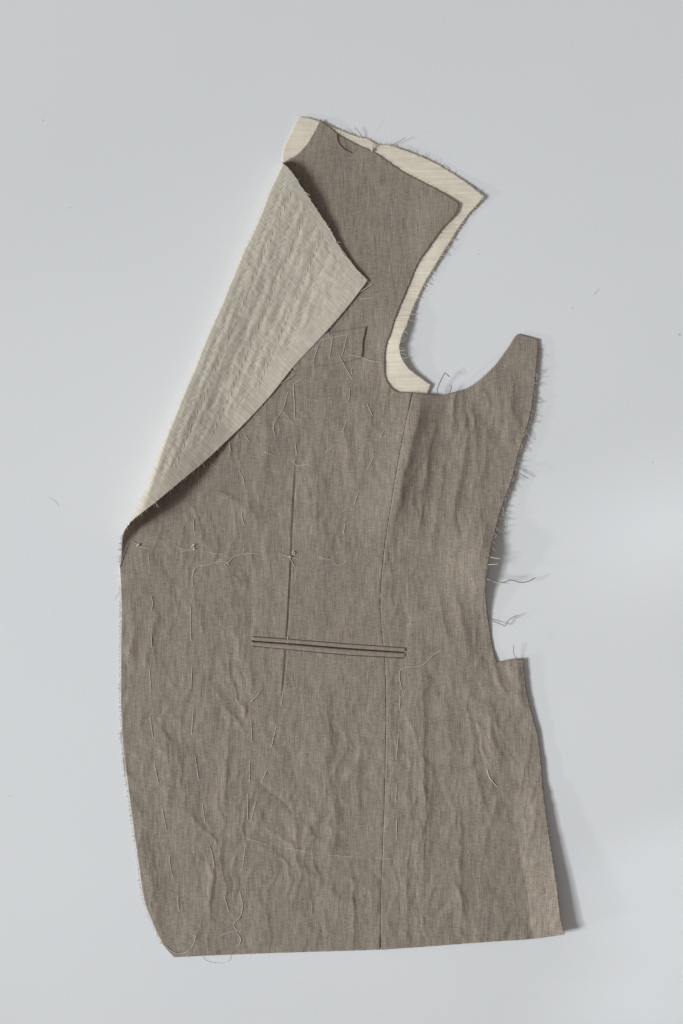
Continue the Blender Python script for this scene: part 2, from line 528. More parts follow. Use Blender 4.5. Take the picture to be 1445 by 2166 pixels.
# folds and creases: (path top to bottom, height in mm, reach to the left, reach to the right)
CREASES = [
    ([(893, 826), (880, 900), (862, 965), (842, 1050), (826, 1130)], 6.0, 60, 26),
    ([(964, 826), (958, 870), (955, 915)], 1.3, 10, 8),
    ([(982, 850), (986, 920), (976, 1000), (962, 1070), (950, 1130)], 1.3, 26, 11),
    ([(1042, 790), (1053, 830), (1060, 900)], 0.9, 22, 18),
    ([(925, 840), (918, 900), (905, 980), (890, 1060)], 0.8, 12, 9),
    ([(1000, 830), (1004, 900), (1010, 980), (998, 1060)], 0.7, 16, 9),
    ([(1030, 880), (1028, 960), (1016, 1050), (1004, 1140)], 0.8, 18, 10),
    ([(940, 960), (932, 1040), (918, 1120), (912, 1190)], 0.7, 14, 8),
    ([(1084, 800), (1086, 860), (1078, 930)], 0.7, 16, 10),
    ([(960, 1240), (975, 1300), (990, 1370)], 0.8, 16, 9),
    ([(925, 1230), (935, 1290), (950, 1360)], 0.6, 12, 8),
    ([(902, 930), (905, 1000), (893, 1080), (880, 1150)], 0.8, 16, 8),
    ([(893, 1400), (896, 1560), (899, 1720), (894, 1900)], 0.75, 16, 5),
    ([(915, 1640), (907, 1740), (905, 1820)], 0.5, 8, 6),
    ([(858, 1290), (859, 1330), (858, 1372)], -0.7, 10, 6),
    ([(531, 1200), (532, 1270), (531, 1345)], -0.8, 8, 5),
    ([(529, 1370), (531, 1420), (533, 1470)], 0.5, 12, 6),
    ([(486, 1545), (481, 1610), (474, 1700)], 0.7, 10, 5),
    ([(456, 1820), (448, 1880), (444, 1940)], 0.8, 7, 5),
    ([(553, 1655), (575, 1673), (598, 1692), (616, 1718)], -0.7, 9, 7),
    ([(637, 1585), (622, 1600), (606, 1625)], -0.9, 8, 9),
    ([(1042, 1400), (1058, 1440), (1075, 1475)], 0.9, 15, 8),
    ([(1022, 1370), (1034, 1400), (1048, 1450)], -0.8, 10, 8),
    ([(1094, 1392), (1096, 1430), (1104, 1500)], 1.4, 20, 12),
    ([(975, 1700), (972, 1850), (978, 1994)], 0.6, 14, 5),
    ([(858, 1830), (862, 1920), (860, 2006)], 0.5, 12, 6),
    ([(748, 1870), (746, 1940), (747, 2010)], 0.7, 7, 5),
    ([(705, 1660), (712, 1740), (700, 1830)], 0.8, 24, 12),
    ([(690, 1480), (694, 1560), (688, 1640)], 0.6, 20, 10),
    ([(762, 1560), (755, 1640), (758, 1740)], 0.6, 16, 8),
    ([(560, 860), (566, 940), (556, 1020)], 0.9, 20, 14),
    ([(660, 960), (672, 1010), (668, 1080), (676, 1140)], 0.8, 22, 12),
    ([(720, 900), (742, 960), (750, 1020), (742, 1080)], 0.9, 22, 14),
    ([(770, 840), (782, 900), (778, 990)], 0.8, 18, 12),
    ([(470, 1040), (500, 1060), (530, 1090)], 0.9, 26, 18),
    ([(330, 1290), (322, 1350), (305, 1420)], 0.8, 18, 10),
    ([(275, 1270), (285, 1320), (272, 1400)], 0.8, 12, 12),
    ([(1032, 1480), (1040, 1560), (1062, 1640)], 0.8, 20, 10),
    ([(1000, 1560), (1006, 1640), (1030, 1720)], 0.7, 14, 8),
    ([(940, 1480), (952, 1560), (948, 1660)], 0.6, 16, 9),
    ([(1048, 1690), (1038, 1740), (1024, 1790)], 0.7, 12, 8),
    ([(1130, 1480), (1122, 1560), (1110, 1660)], 0.8, 16, 10),
    ([(960, 1860), (978, 1900), (985, 1960)], 0.7, 14, 9),
    ([(640, 1830), (690, 1880), (740, 1920)], 0.7, 30, 22),
    ([(530, 1880), (560, 1930), (575, 1990)], 0.6, 20, 14),
    ([(300, 1780), (318, 1850), (330, 1930)], 0.8, 18, 12),
    ([(350, 1560), (362, 1640), (356, 1720)], 0.7, 16, 10),
]


def crease_sum(x, y):
    out = np.zeros_like(x)
    for pts, a, wl, wr in CREASES:
        ys = np.array([p[1] for p in pts], float); xs = np.array([p[0] for p in pts], float)
        m = (y > ys[0] - 30) & (y < ys[-1] + 30)
        if not m.any():
            continue
        yy = y[m]; d = x[m] - np.interp(yy, ys, xs) + 4.0 * perlin(yy / 26.0, yy * 0 + a * 7.7 + xs[0], 77)
        w = np.where(d < 0, wl, wr)
        t = sstep(ys[0] - 28, ys[0] + 0.25 * (ys[-1] - ys[0]), yy) * (1 - sstep(ys[-1] - 0.25 * (ys[-1] - ys[0]), ys[-1] + 28, yy))
        out[m] += 1.3 * a * t * np.exp(-np.sqrt((d / w) ** 2 + 0.04) + 0.2)
    return out


WR = 0.64


def wrinkles(x, y):
    wx = x + 22 * perlin(x / 95, y / 105, 31) + 7 * perlin(x / 30, y / 34, 33); wy = y + 26 * perlin(x / 80, y / 120, 32) + 8 * perlin(x / 32, y / 36, 34)
    n1 = perlin(wx / 66, wy / 165, 41)

    def rot(a, lx, ly, seed):
        c, s_ = math.cos(a), math.sin(a)
        return perlin((wx * c + wy * s_) / lx, (-wx * s_ + wy * c) / ly, seed)
    def crease(n, k=4.6):
        return np.exp(-k * np.sqrt(n * n + 0.0015))
    ra = crease(rot(0.42, 62, 120, 43)); rb = crease(rot(-0.36, 56, 112, 44))
    rc = crease(rot(0.03, 40, 150, 49), 5.5); rd = crease(rot(-0.08, 26, 95, 58), 5.5)
    na = rot(0.6, 30, 52, 42); nb = rot(-0.5, 27, 48, 46)
    nv = perlin(wx / 13, wy / 75, 59)
    n3 = rot(0.2, 13, 24, 45)
    n4 = perlin(x / 7, y / 10, 48)
    pa = np.clip(0.5 + 1.3 * perlin(x / 120, y / 130, 47), 0.05, 1.4); pb = np.clip(0.5 + 1.3 * perlin(x / 110, y / 140, 50), 0.05, 1.4)
    pc = np.clip(0.6 + 1.2 * perlin(x / 140, y / 120, 57), 0.1, 1.4)
    return WR * (0.85 * n1 + 0.85 * pa * ra + 0.8 * pb * rb + 0.75 * pc * rc - 0.45 * pa * rd
                 + 0.30 * pc * na + 0.30 * pa * nb + 0.30 * pc * nv + 0.30 * pb * n3 + 0.10 * n4)


def body_h(x, y, wr=True):
    """height of the upper face of the linen over the paper, metres"""
    x = np.asarray(x, float); y = np.asarray(y, float)
    h = np.full_like(x, 1.75)
    ix = np.interp(y, inner[:, 1], inner[:, 0])
    near = np.where(y < 1205, sstep(0, 45, x - ix), 1.0)
    m = 0.10 + 0.22 * sstep(420, 700, y) + 0.68 * sstep(700, 880, y)
    m = m * (0.85 + 0.3 * sstep(1380, 1560, y)) * (1 - 0.55 * gauss(x, y, 690, 1330, 150, 90))
    if wr:
        h += near * (m * wrinkles(x, y) + crease_sum(x, y))
    top = 1 - sstep(800, 900, y)
    h += canvas_lift(x, y) * top - 0.1 * top
    h += 1.6 * gauss(x, y, 975, 432, 55, 38) + 0.8 * gauss(x, y, 905, 505, 30, 70)
    # lifted right edge
    de = np.interp(y, REY, REX) - x
    h += 1.5 * np.exp(-np.maximum(de, 0) / 45) * sstep(690, 760, y) * (1 - sstep(1040, 1130, y))
    h += 9.2 * gauss(x, y, 1034, 1190, 66, 78) - 1.0 * gauss(x, y, 1040, 1340, 60, 50)
    w = np.interp(y, [1400, 1500, 1560, 1664, 1747, 1859, 1954, 2000], [0, 0.05, 0.10, 0.24, 0.46, 0.80, 1.0, 1.02])
    ramp = np.clip(1 - de / 66, 0, 1.2)
    h += 9.5 * w * (0.15 * ramp ** 2 + 0.85 * ramp) - 0.8 * w * np.exp(-np.abs(de - 70) / 9)
    h += 0.6 * gauss(x, y, 1107, 1400, 30, 60)
    # the front rises towards the roll of the lapel
    h += 1.2 * gauss(x, y, 300, 1110, 60, 60)
    # side seam: both edges turn down
    sd = np.where((y > 825) & (y < 2015), x - seam_x(y), 1e3)
    h += -0.16 * np.exp(-(sd / 1.2) ** 2) + 0.18 * np.exp(-np.abs(sd + 8) / 9) * (sd < 0)
    # darts
    for ln, d0 in ((DART1, 1.0), (DART2, 1.0)):
        ys = np.array([p[1] for p in ln]); xs = np.array([p[0] for p in ln])
        mk = (y >= ys[0] - 1) & (y <= ys[-1] + 1)
        if mk.any():
            yy = y[mk]; d = x[mk] - np.interp(yy, ys, xs)
            L = ys[-1] - ys[0]
            t = sstep(ys[0], ys[0] + 60, yy) if ln is DART1 else 1 - sstep(ys[-1] - 50, ys[-1], yy)
            prof = -1.7 * np.exp(-(d / 1.15) ** 2) + 0.75 * np.exp(d / 16.0) * (d < -0.4) + 0.1 * (d > 0.4) * np.exp(-d / 20)
            h[mk] += d0 * t * prof
    return np.maximum(h, 1.15 + 0.06 * h) * MM


def canvas_h(x, y):
    x = np.asarray(x, float); y = np.asarray(y, float)
    h = 0.72 + canvas_lift(x, y) + 0.25 * perlin(x / 60, y / 25, 61) + 0.12 * perlin(x / 25, y / 12, 62) - 1.2 * sstep(822, 850, y)
    return np.minimum(np.maximum(h, 0.68), 1e3) * MM


# ------------------------------------------------------------------ the garment
jacket = bpy.data.objects.new('jacket_front', None)
COL.objects.link(jacket)
jacket.empty_display_size = 0.05
jacket['label'] = 'unfinished taupe linen jacket front with folded lapel and basting threads on white paper'
jacket['category'] = 'garment piece'

front = sheet('front_panel', [front_o, hole_o], body_h, [M_BODY, M_CANVAS], jacket, lines=(DART1, DART2))
front['label'] = 'wrinkled taupe linen front with dart and raw edges'
side_piece = sheet('side_panel', [side_o, hole_o], body_h, [M_BODY, M_BODY], jacket)
side_piece['label'] = 'taupe linen side panel with curved armhole and frayed right edge'
canvas = sheet('interlining', [canvas_o], canvas_h, [M_CANVAS, M_CANVAS], jacket)
canvas['label'] = 'cream canvas interlining showing at shoulder and armhole'

allow_pts = [(x - 9, y) for x, y in SEAM[1:-1] + [(805, 2005)]] + [(x + 9, y) for x, y in SEAM[1:-1] + [(805, 2005)]][::-1]
allow = sheet('seam_allowance', [smooth_path(allow_pts, 5.0, closed=True), hole_o], lambda x, y: body_h(x, y) - 0.5 * MM, [M_BODY, M_BODY], jacket, thick=0.3 * MM)

# canvas that peeps out along the front edge
edge_pts = [(251, 1194), (255, 1235), (257, 1300), (256.3, 1389), (256, 1420), (255.6, 1477), (259.5, 1568), (266.5, 1633), (276, 1700), (289, 1790), (299, 1850)]
strip_o = rough_edge(smooth_path(edge_pts + [(330, 1850), (300, 1600), (292, 1400), (290, 1230), (272, 1200)], 4.0, closed=True), 0.5, 13)
strip = sheet('edge_interlining', [strip_o], lambda x, y: np.minimum(body_h(x, y) - 0.75 * MM, 1.1 * MM), [M_CANVAS, M_CANVAS], jacket, thick=0.4 * MM)

# ---- lapel with its roll: one strip of cloth bent along the fold line
TOPE = [(597, 343), (610, 355), (623, 372), (638, 395), (656, 421), (675, 450), (686, 466), (701, 489), (713, 511), (726, 531), (740, 550), (757, 571), (779, 592)]
LOWE = [(764, 613), (721, 667), (674, 719), (620, 777), (577, 831), (527, 886), (480, 932), (434, 975), (387, 1014), (337, 1056), (294, 1090), (278, 1104), (265, 1119)]
te, _ = smooth_path(TOPE, 3.0); le, _ = smooth_path([TOPE[-1]] + LOWE, 3.0)
edge = np.concatenate([te, le[1:]])


def to_sd(P):
    """layout point -> position along the fold, distance from it"""
    q, d = nearest_on(P, fold, closed=False)
    s = np.empty(len(P))
    for i, p in enumerate(q):
        s[i] = fs[((fold - p) ** 2).sum(1).argmin()]
    return s, d


es, ed = to_sd(edge)
es, idx = np.unique(np.maximum.accumulate(es), return_index=True)
ed = ed[idx]
S_TIP = float(es[ed.argmax()])
S_OPEN = float(s_at_y(1119))


def d_edge(s):
    return np.interp(s, es, ed)


def lapel_he(s, d, R):
    """height of the lapel over the linen, layout units"""
    D = np.interp(s / S_END, [0, 0.12, 0.25, 0.4, 0.6, 0.72, 0.85, 1.0], [170, 140, 90, 75, 78, 115, 160, 170])
    lo = 4.2 + 1.5 * gauss(s, d, S_TIP, 205, 60, 40)
    return lo + (2 * R - lo) * np.exp(-((d - roll_a(s)) / D) ** 2)


ROWS_D = [20, 42, 66, 90, 115, 140, 165]


def lapel_relief(s, d):
    de = d_edge(s)
    inn = sstep(30, 48, de - d) * sstep(6, 18, d)
    ph = np.interp(d, [0] + ROWS_D + [190, 300], np.arange(len(ROWS_D) + 3))
    rip = -np.cos(2 * math.pi * ph)
    pk = perlin(s / 34, d / 13, 51) * 0.8 + perlin(s / 11, d / 8, 52) * 0.45
    broad = perlin(s / 70, d / 45, 53)
    return (inn * (0.5 * rip * (0.8 + 0.9 * perlin(s / 40, d / 25, 54)) + 1.0 * pk) + 1.3 * broad * sstep(0, 40, d)
            + 0.35 * perlin(s / 20, d / 14, 55) * sstep(0, 25, d) * (1 - inn))


def lapel_point(s, prm):
    """prm 0..1 tail under the body, 1..2 round the roll, 2..3 across the face. Returns layout x, y, z (m) and d"""
    R = roll_r(s); A = roll_a(s); de = d_edge(s)
    t0 = np.clip(prm, 0, 1); t1 = np.clip(prm - 1, 0, 1); t2 = np.clip(prm - 2, 0, 1)
    full = np.where(de >= A, math.pi, math.pi - np.arcsin(np.clip((A - de) / A, 0, 1)))
    late = np.interp(s, [S_OPEN, S_END], [math.pi / 2, 0.25])
    full = np.where(s > S_OPEN, late, full)
    phi = full * t1
    d = A - A * np.sin(phi) + (1 - t0) * 7.0 + t2 * np.maximum(de - A, 0)
    zr = R * (1 - np.cos(phi))
    face = lapel_he(s, np.maximum(d, A), R)
    z = np.where((prm > 2) & (de > A), face, zr)
    fx = np.interp(s, fs, fold[:, 0]); fy = np.interp(s, fs, fold[:, 1])
    nx = np.interp(s, fs, fn[:, 0]); ny = np.interp(s, fs, fn[:, 1])
    x = fx + nx * d + waver(s, d); y = fy + ny * d
    rel = np.where(prm > 1.5, lapel_relief(s, d) * np.clip((prm - 1.5) * 2, 0, 1), 0)
    base = body_h(x, y, wr=False)
    return x, y, base - 0.12 * MM * (prm < 1.01) + (z + rel) * K, d


rows = np.linspace(0, S_END, int(S_END / 2.0))
cols = np.concatenate([np.linspace(0, 1, 4)[:-1], np.linspace(1, 2, 26)[:-1], np.linspace(2, 3, 120)])
SS, PP = np.meshgrid(rows, cols, indexing='ij')
lx, ly, lz, ld = lapel_point(SS.ravel(), PP.ravel())
LV = P3(lx, ly, lz).reshape(len(rows), len(cols), 3)
ds = np.gradient(LV, axis=0); dp = np.gradient(LV, axis=1)
nn = np.cross(ds, dp); nn /= np.linalg.norm(nn, axis=2)[:, :, None] + 1e-12
if nn[len(rows) // 3, -20, 2] < 0:
    nn = -nn
TH = 0.75 * MM
IV = LV - nn * TH * np.clip((np.arange(len(cols)) / 6.0), 0.15, 1)[None, :, None]
# the surface computed is the inner (linen) side while it climbs, so let the outer side be the offset one there
nr, nc = len(rows), len(cols)
gi = (np.arange(nr - 1)[:, None] * nc + np.arange(nc - 1)[None, :]).ravel()
Ft = np.stack([gi, gi + nc, gi + nc + 1, gi + 1], 1)
n0 = nr * nc
rim = border_edges(Ft)
rimF = np.stack([rim[:, 1], rim[:, 0], rim[:, 0] + n0, rim[:, 1] + n0], 1)
FF = np.concatenate([Ft, Ft[:, ::-1] + n0, rimF])
mi = np.concatenate([np.zeros(len(Ft)), np.ones(len(Ft)), np.zeros(len(rimF))])
# grain of the lapel: that of the cloth, mirrored over the fold
fd = np.array(FOLD[9], float) - np.array(FOLD[0], float); fd /= np.linalg.norm(fd)
rel = np.stack([lx, ly], 1) - np.array(FOLD[0], float)
mir = 2 * (rel @ fd)[:, None] * fd - rel
uvl = np.stack([mir[:, 0] * K, -mir[:, 1] * K], 1)
lapel = mesh_from('lapel', np.concatenate([LV.reshape(-1, 3), IV.reshape(-1, 3)]), FF, [M_LAPEL, M_BODY], jacket, np.concatenate([uvl, uvl]), mi, flat_tail=len(rimF))
lapel['label'] = 'pale natural linen lapel folded back, quilted with rows of pad stitches'


def lapel_z(px, py):
    s, d = to_sd(np.array([[px, py]], float))
    R = roll_r(s)
    return float((body_h(np.array([px]), np.array([py]), wr=False) + (lapel_he(s, np.maximum(d, roll_a(s)), R) + lapel_relief(s, d)) * K)[0])


# rows of pad stitching, each one thread
def lap_face(s, d):
    fx = np.interp(s, fs, fold[:, 0]); fy = np.interp(s, fs, fold[:, 1])
    nx = np.interp(s, fs, fn[:, 0]); ny = np.interp(s, fs, fn[:, 1])
    x = fx + nx * d + waver(s, d); y = fy + ny * d
    R = roll_r(s)
    z = body_h(x, y, wr=False) + (lapel_he(s, np.maximum(d, roll_a(s)), R) + lapel_relief(s, d)) * K
    return x, y, z


for r, d0 in enumerate(ROWS_D):
    tb = Tubes()
    s = 14.0 + 5 * r
    cnt = 0
    while s < S_OPEN - 60:
        pitch = 15.5 + rng.normal(0, 1.6)
        dd = d0 + rng.normal(0, 1.2)
        if d_edge(np.array([s]))[0] - dd > 30 and d_edge(np.array([s + 14]))[0] - dd > 30:
            L = 12.5 + rng.normal(0, 1.5); sl = (4.4 if r % 2 else -4.4) + rng.normal(0, 0.9)
            t = np.linspace(0, 1, 6)
            ss_ = s + L * t; d_ = dd + sl * (t - 0.5)
            x, y, z = lap_face(ss_, d_)
            z = z + (0.34 * np.sin(math.pi * t) ** 0.6 - 0.16) * MM
            tb.add(P3(x, y, z), 0.62 * K, 4)
            cnt += 1
        s += pitch
    if cnt:
        tb.build('pad_stitch_row', M_LTHREAD, lapel)

# ---- hip pocket: dark opening, two narrow welts
bag_o = smooth_path([(526, 1338), (864, 1362), (863, 1399), (526, 1373)], 6.0, closed=True)


def base_pocket(x, y):
    return np.full(np.shape(x), 0.65) * MM


pocket = sheet('hip_pocket', [bag_o], base_pocket, [M_DARK, M_DARK], jacket, cell=3.0, thick=0.4 * MM)
pocket['label'] = 'double welt hip pocket with a dark slit'


def welt(upper, lower, name, seed):
    """a rounded strip of cloth between two lines"""
    us, _ = smooth_path(upper, 3.0); n = len(us)
    lo = np.array(lower, float)
    t = np.linspace(0, 1, n)
    lt = np.concatenate([[0], np.cumsum(np.linalg.norm(np.diff(lo, axis=0), axis=1))]); lt /= lt[-1]
    ls = np.stack([np.interp(t, lt, lo[:, 0]), np.interp(t, lt, lo[:, 1])], 1)
    m = 11
    a = np.linspace(0, 1, m)
    pts = us[:, None, :] * (1 - a)[None, :, None] + ls[:, None, :] * a[None, :, None]
    prof = np.clip(1 - np.abs(2 * a - 1) ** 3, 0, 1) ** 0.6
    base = np.clip(body_h(us[:, 0], us[:, 1]), 1.5 * MM, 2.6 * MM)[:, None] - 1.55 * MM
    z = np.maximum(base, 0.8 * MM) + (1.6 * MM) * prof[None, :] + 0.12 * MM * perlin(pts[:, :, 0] / 30, pts[:, :, 1] / 8, seed)
    V = P3(pts[:, :, 0].ravel(), pts[:, :, 1].ravel(), z.ravel())
    B = P3(pts[:, :, 0].ravel(), pts[:, :, 1].ravel(), np.full(z.size, 0.5 * MM))
    g_ = (np.arange(n - 1)[:, None] * m + np.arange(m - 1)[None, :]).ravel()
    F = np.stack([g_, g_ + 1, g_ + m + 1, g_ + m], 1)
    be = border_edges(F); k = n * m
    R_ = np.stack([be[:, 1], be[:, 0], be[:, 0] + k, be[:, 1] + k], 1)
    uv = np.stack([pts[:, :, 0].ravel() * K, -pts[:, :, 1].ravel() * K], 1)
    return mesh_from(name, np.concatenate([V, B]), np.concatenate([F, F[:, ::-1] + k, R_]), M_WELT, pocket, np.concatenate([uv, uv]))


welt([(533, 1345.5), (620, 1352), (740, 1361.5), (858.5, 1369.6)], [(533, 1355), (620, 1361), (740, 1371), (858, 1379)], 'pocket_welt', 3)
welt([(532.5, 1356.8), (620, 1363.2), (740, 1373.2), (858, 1380.8)], [(532, 1366.4), (620, 1374.7), (740, 1385.7), (858, 1391.7)], 'pocket_welt', 4)

# ---- breast pocket welt
CW = [(640, 711), (695, 703), (735, 697), (776, 690), (773.5, 703), (769, 722), (768.5, 740), (766, 757), (735, 765), (690, 772), (625, 783), (600, 770)]
cw_o = rough_edge(smooth_path(CW, 4.0, closed=True), 0.35, 21)


def cw_h(x, y):
    _, d = nearest_on(np.stack([x, y], 1), cw_o[0])
    r = np.clip(d / 3.5, 0, 1)
    return body_h(x, y) + (0.75 + 0.7 * np.sqrt(1 - (1 - r) ** 2)) * MM


cw = sheet('breast_pocket_welt', [cw_o], cw_h, [M_BODY, M_BODY], jacket, cell=1.6, thick=0.5 * MM)

# ------------------------------------------------------------------ threads sewn through or hanging from the cloth
def on_cloth(px, py):
    return float(body_h(np.array([px], float), np.array([py], float))[0])


cw_poly = cw_o[0]


def thread(pts, mat=M_WHITE, name='basting_stitch', rad=0.5, lift=0.25, sew=True, zs=None, wob=0.0):
    p, _ = smooth_path(pts, 3.0, corner=75)
    n = len(p); t = np.linspace(0, 1, n)
    z = body_h(p[:, 0], p[:, 1])
    ins = inside_pts(p, cw_poly)
    z = z + np.where(ins, 1.45 * MM, 0)
    if n > 6:                           # a thread bridges the small dips
        for _ in range(3):
            zz = z.copy(); zz[1:-1] = (z[:-2] + 2 * z[1:-1] + z[2:]) / 4; z = np.maximum(zz, z)
    z = z + (lift + 0.15 * np.sin(math.pi * t)) * MM
    if sew:
        e = np.minimum(t, 1 - t) * n * 3.0
        z -= 0.8 * MM * np.clip(1 - e / 4.0, 0, 1)
    if zs is not None:
        z = np.interp(t, np.linspace(0, 1, len(zs)), zs) * MM
    if wob:
        p = p + wob * np.stack([perlin(t * 6, t * 0 + p[0, 0], 71), perlin(t * 6, t * 0 + p[0, 1], 72)], 1)
    V, F = tube_geo(P3(p[:, 0], p[:, 1], z), rad * K, 6)
    return mesh_from(name, V, F, mat, jacket, V[:, :2])


def inside_pts(P, poly):
    res = np.zeros(len(P), bool)
    a = poly; b = np.roll(poly, -1, 0)
    for i, (x, y) in enumerate(P):
        m = (a[:, 1] <= y) != (b[:, 1] <= y)
        aa, bb = a[m], b[m]
        xc = aa[:, 0] + (y - aa[:, 1]) / (bb[:, 1] - aa[:, 1]) * (bb[:, 0] - aa[:, 0])
        res[i] = (xc > x).sum() % 2 == 1
    return res


BASTE = [
    [(696, 703), (696, 713)], [(675, 720), (711, 712), (740, 707)], [(704, 711), (700, 738), (696, 761)], [(734, 708), (727, 740), (722, 755)],
    [(675, 726), (662, 766)], [(716, 750), (732, 779), (747, 805)], [(745, 777), (744, 794)],
    [(739, 819), (739, 842), (732, 853)], [(776, 853), (789, 881)], [(734, 888), (724, 916)], [(813, 909), (804, 927)], [(707, 942), (686, 960)],
    [(610, 827), (599, 864), (579, 900), (582, 925)], [(640, 801), (626, 809), (621, 817), (623, 851), (624, 888)], [(624, 934), (628, 963)],
    [(759, 633), (795, 629)], [(409, 1025), (409, 1056)], [(409, 1095), (411, 1128)], [(505, 994), (515, 1012), (516, 1025)],
    [(511, 1079), (512, 1095), (518, 1112)], [(557, 955), (584, 965)], [(620, 973), (628, 984), (647, 982), (655, 973)],
    [(759, 1037), (749, 1070)], [(792, 963), (777, 994)], [(731, 1107), (726, 1131)], [(313, 1169), (316, 1195), (316, 1214)],
    [(444, 1166), (453, 1171), (475, 1171)], [(513, 1173), (534, 1170), (551, 1171)], [(674, 1179), (705, 1185)],
    [(705, 1190), (712, 1195), (724, 1194), (735, 1185)], [(716, 1167), (711, 1172)],
    [(319, 1257), (323, 1276), (319, 1297)], [(320, 1335), (321, 1371)], [(316, 1413), (320, 1463)], [(404, 1281), (403, 1330), (405, 1358)],
    [(407, 1403), (404, 1460)], [(608, 1323), (609, 1361)], [(608, 1394), (607, 1416)], [(847, 1471), (845, 1503)], [(844, 1548), (838, 1608)],
    [(531, 1520), (533, 1571)], [(585, 1534), (574, 1582)], [(599, 1458), (595, 1495)], [(528, 1609), (528, 1656)],
    [(317, 1511), (324, 1563)], [(326, 1611), (337, 1665)], [(343, 1709), (353, 1759)], [(409, 1502), (405, 1556)], [(412, 1595), (421, 1653)],
    [(428, 1698), (434, 1743)], [(567, 1624), (552, 1657)], [(525, 1675), (524, 1735)], [(542, 1694), (530, 1741)],
    [(359, 1807), (361, 1838), (367, 1857)], [(441, 1783), (449, 1807), (454, 1838)], [(377, 1894), (377, 1915), (381, 1930)],
    [(520, 1786), (512, 1842)], [(474, 1894), (485, 1930)], [(522, 1773), (567, 1786)], [(607, 1793), (657, 1802)], [(692, 1808), (740, 1812), (775, 1813)],
    [(792, 1814), (842, 1817)], [(840, 1655), (837, 1697)], [(839, 1734), (840, 1780)],
    [(516, 915), (530, 938)], [(504, 911), (504, 934)],
]
for b in BASTE:
    thread(b)

LOOSE = [
    [(741, 751), (765, 755), (781, 762), (802, 765)], [(661, 740), (673, 735)],
    [(277, 1143), (290, 1151), (297, 1156), (316, 1159)], [(375, 1157), (389, 1161), (408, 1161)], [(381, 1166), (395, 1165), (408, 1163)],
    [(408, 1238), (407, 1219), (416, 1200), (441, 1194), (465, 1188), (478, 1188), (484, 1193), (479, 1199), (475, 1194), (484, 1189), (493, 1179), (513, 1171), (517, 1164)],
    [(591, 1171), (614, 1178), (631, 1182)], [(612, 1178), (623, 1199)],
    [(934, 1375), (914, 1388), (895, 1406), (876, 1410), (857, 1412), (845, 1422), (850, 1459)],
    [(550, 1462), (543, 1473), (533, 1482)],
    [(507, 1885), (513, 1915), (508, 1939), (495, 1954), (498, 1965), (503, 1968)], [(503, 1968), (482, 1973), (465, 1980)],
    [(501, 1973), (509, 1985), (506, 1998), (498, 2001)], [(351, 2001), (365, 2013), (385, 2017), (406, 2004), (415, 1977)],
    [(484, 932), (488, 953)], [(440, 975), (449, 982), (462, 986)], [(420, 988), (418, 1006), (421, 1025)],
]
for b in LOOSE:
    thread(b, name='loose_thread', lift=0.45, sew=False, rad=0.52)
thread([(427, 2014), (429, 2027), (451, 2036), (482, 2034), (488, 2014)], name='loose_thread', sew=False, zs=[1.2, 0.35, 0.3, 0.35, 1.2], rad=0.32)
t_ = thread([(1030, 1626), (1034, 1640), (1039, 1649), (1051, 1663)], mat=M_CREAM, name='loose_thread', lift=0.2, sew=False, rad=0.75)
thread([(712, 282), (714, 300), (726, 315), (743, 324)], mat=M_BROWN, name='loose_thread', lift=0.8, sew=False, rad=1.1)
thread([(787, 602), (776, 608), (764, 617)], mat=M_LAPEL, name='loose_thread', lift=0.9, sew=False, rad=0.9)
thread([(622, 793), (609, 802), (596, 811)], mat=M_PALE, name='loose_thread', lift=0.9, sew=False, rad=0.7)
# yarns pulled out of the raw edges
thread([(929, 836), (925, 826), (928, 815), (941, 788), (951, 797)], mat=M_DKYARN, name='pulled_yarn', sew=False, zs=[5, 7, 8, 10, 9], rad=0.85)
thread([(950, 834), (954, 824), (955, 815)], mat=M_DKYARN, name='pulled_yarn', sew=False, zs=[5, 6, 7], rad=0.85)
thread([(1029, 1224), (1047, 1231), (1064, 1233), (1077, 1234)], mat=M_PALE, name='pulled_yarn', sew=False, zs=[9, 10, 11, 11], rad=0.85)
thread([(1034, 1228), (1064, 1232), (1080, 1227), (1103, 1232), (1120, 1229), (1132, 1222)], mat=M_DKYARN, name='pulled_yarn', sew=False, zs=[9.5, 10.5, 11, 10, 9, 8], rad=0.8)
thread([(1035, 1310), (1051, 1317), (1069, 1324), (1077, 1311), (1095, 1301)], mat=M_BROWN, name='pulled_yarn', sew=False, zs=[1.5, 3, 4, 4, 5], rad=0.8)
thread([(1087, 1365), (1087, 1382), (1095, 1396)], mat=M_DKYARN, name='pulled_yarn', sew=False, zs=[7, 6, 3.2], rad=0.6)
thread([(1033, 1177), (1046, 1180), (1058, 1182)], mat=M_CREAM, name='pulled_yarn', sew=False, zs=[10, 11, 11], rad=0.85)
thread([(1030, 1194), (1042, 1194), (1053, 1193)], mat=M_CREAM, name='pulled_yarn', sew=False, zs=[10.5, 11, 11], rad=0.85)
thread([(1091, 994), (1103, 1003), (1118, 1012)], mat=M_BROWN, name='pulled_yarn', sew=False, zs=[4.5, 5, 4], rad=0.8)
thread([(768, 292), (760, 280), (751, 270)], mat=M_BROWN, name='pulled_yarn', sew=False, zs=[2, 4, 5], rad=0.6)
thread([(826, 308), (842, 300), (858, 291)], mat=M_BROWN, name='pulled_yarn', sew=False, zs=[2, 4, 6], rad=0.55)


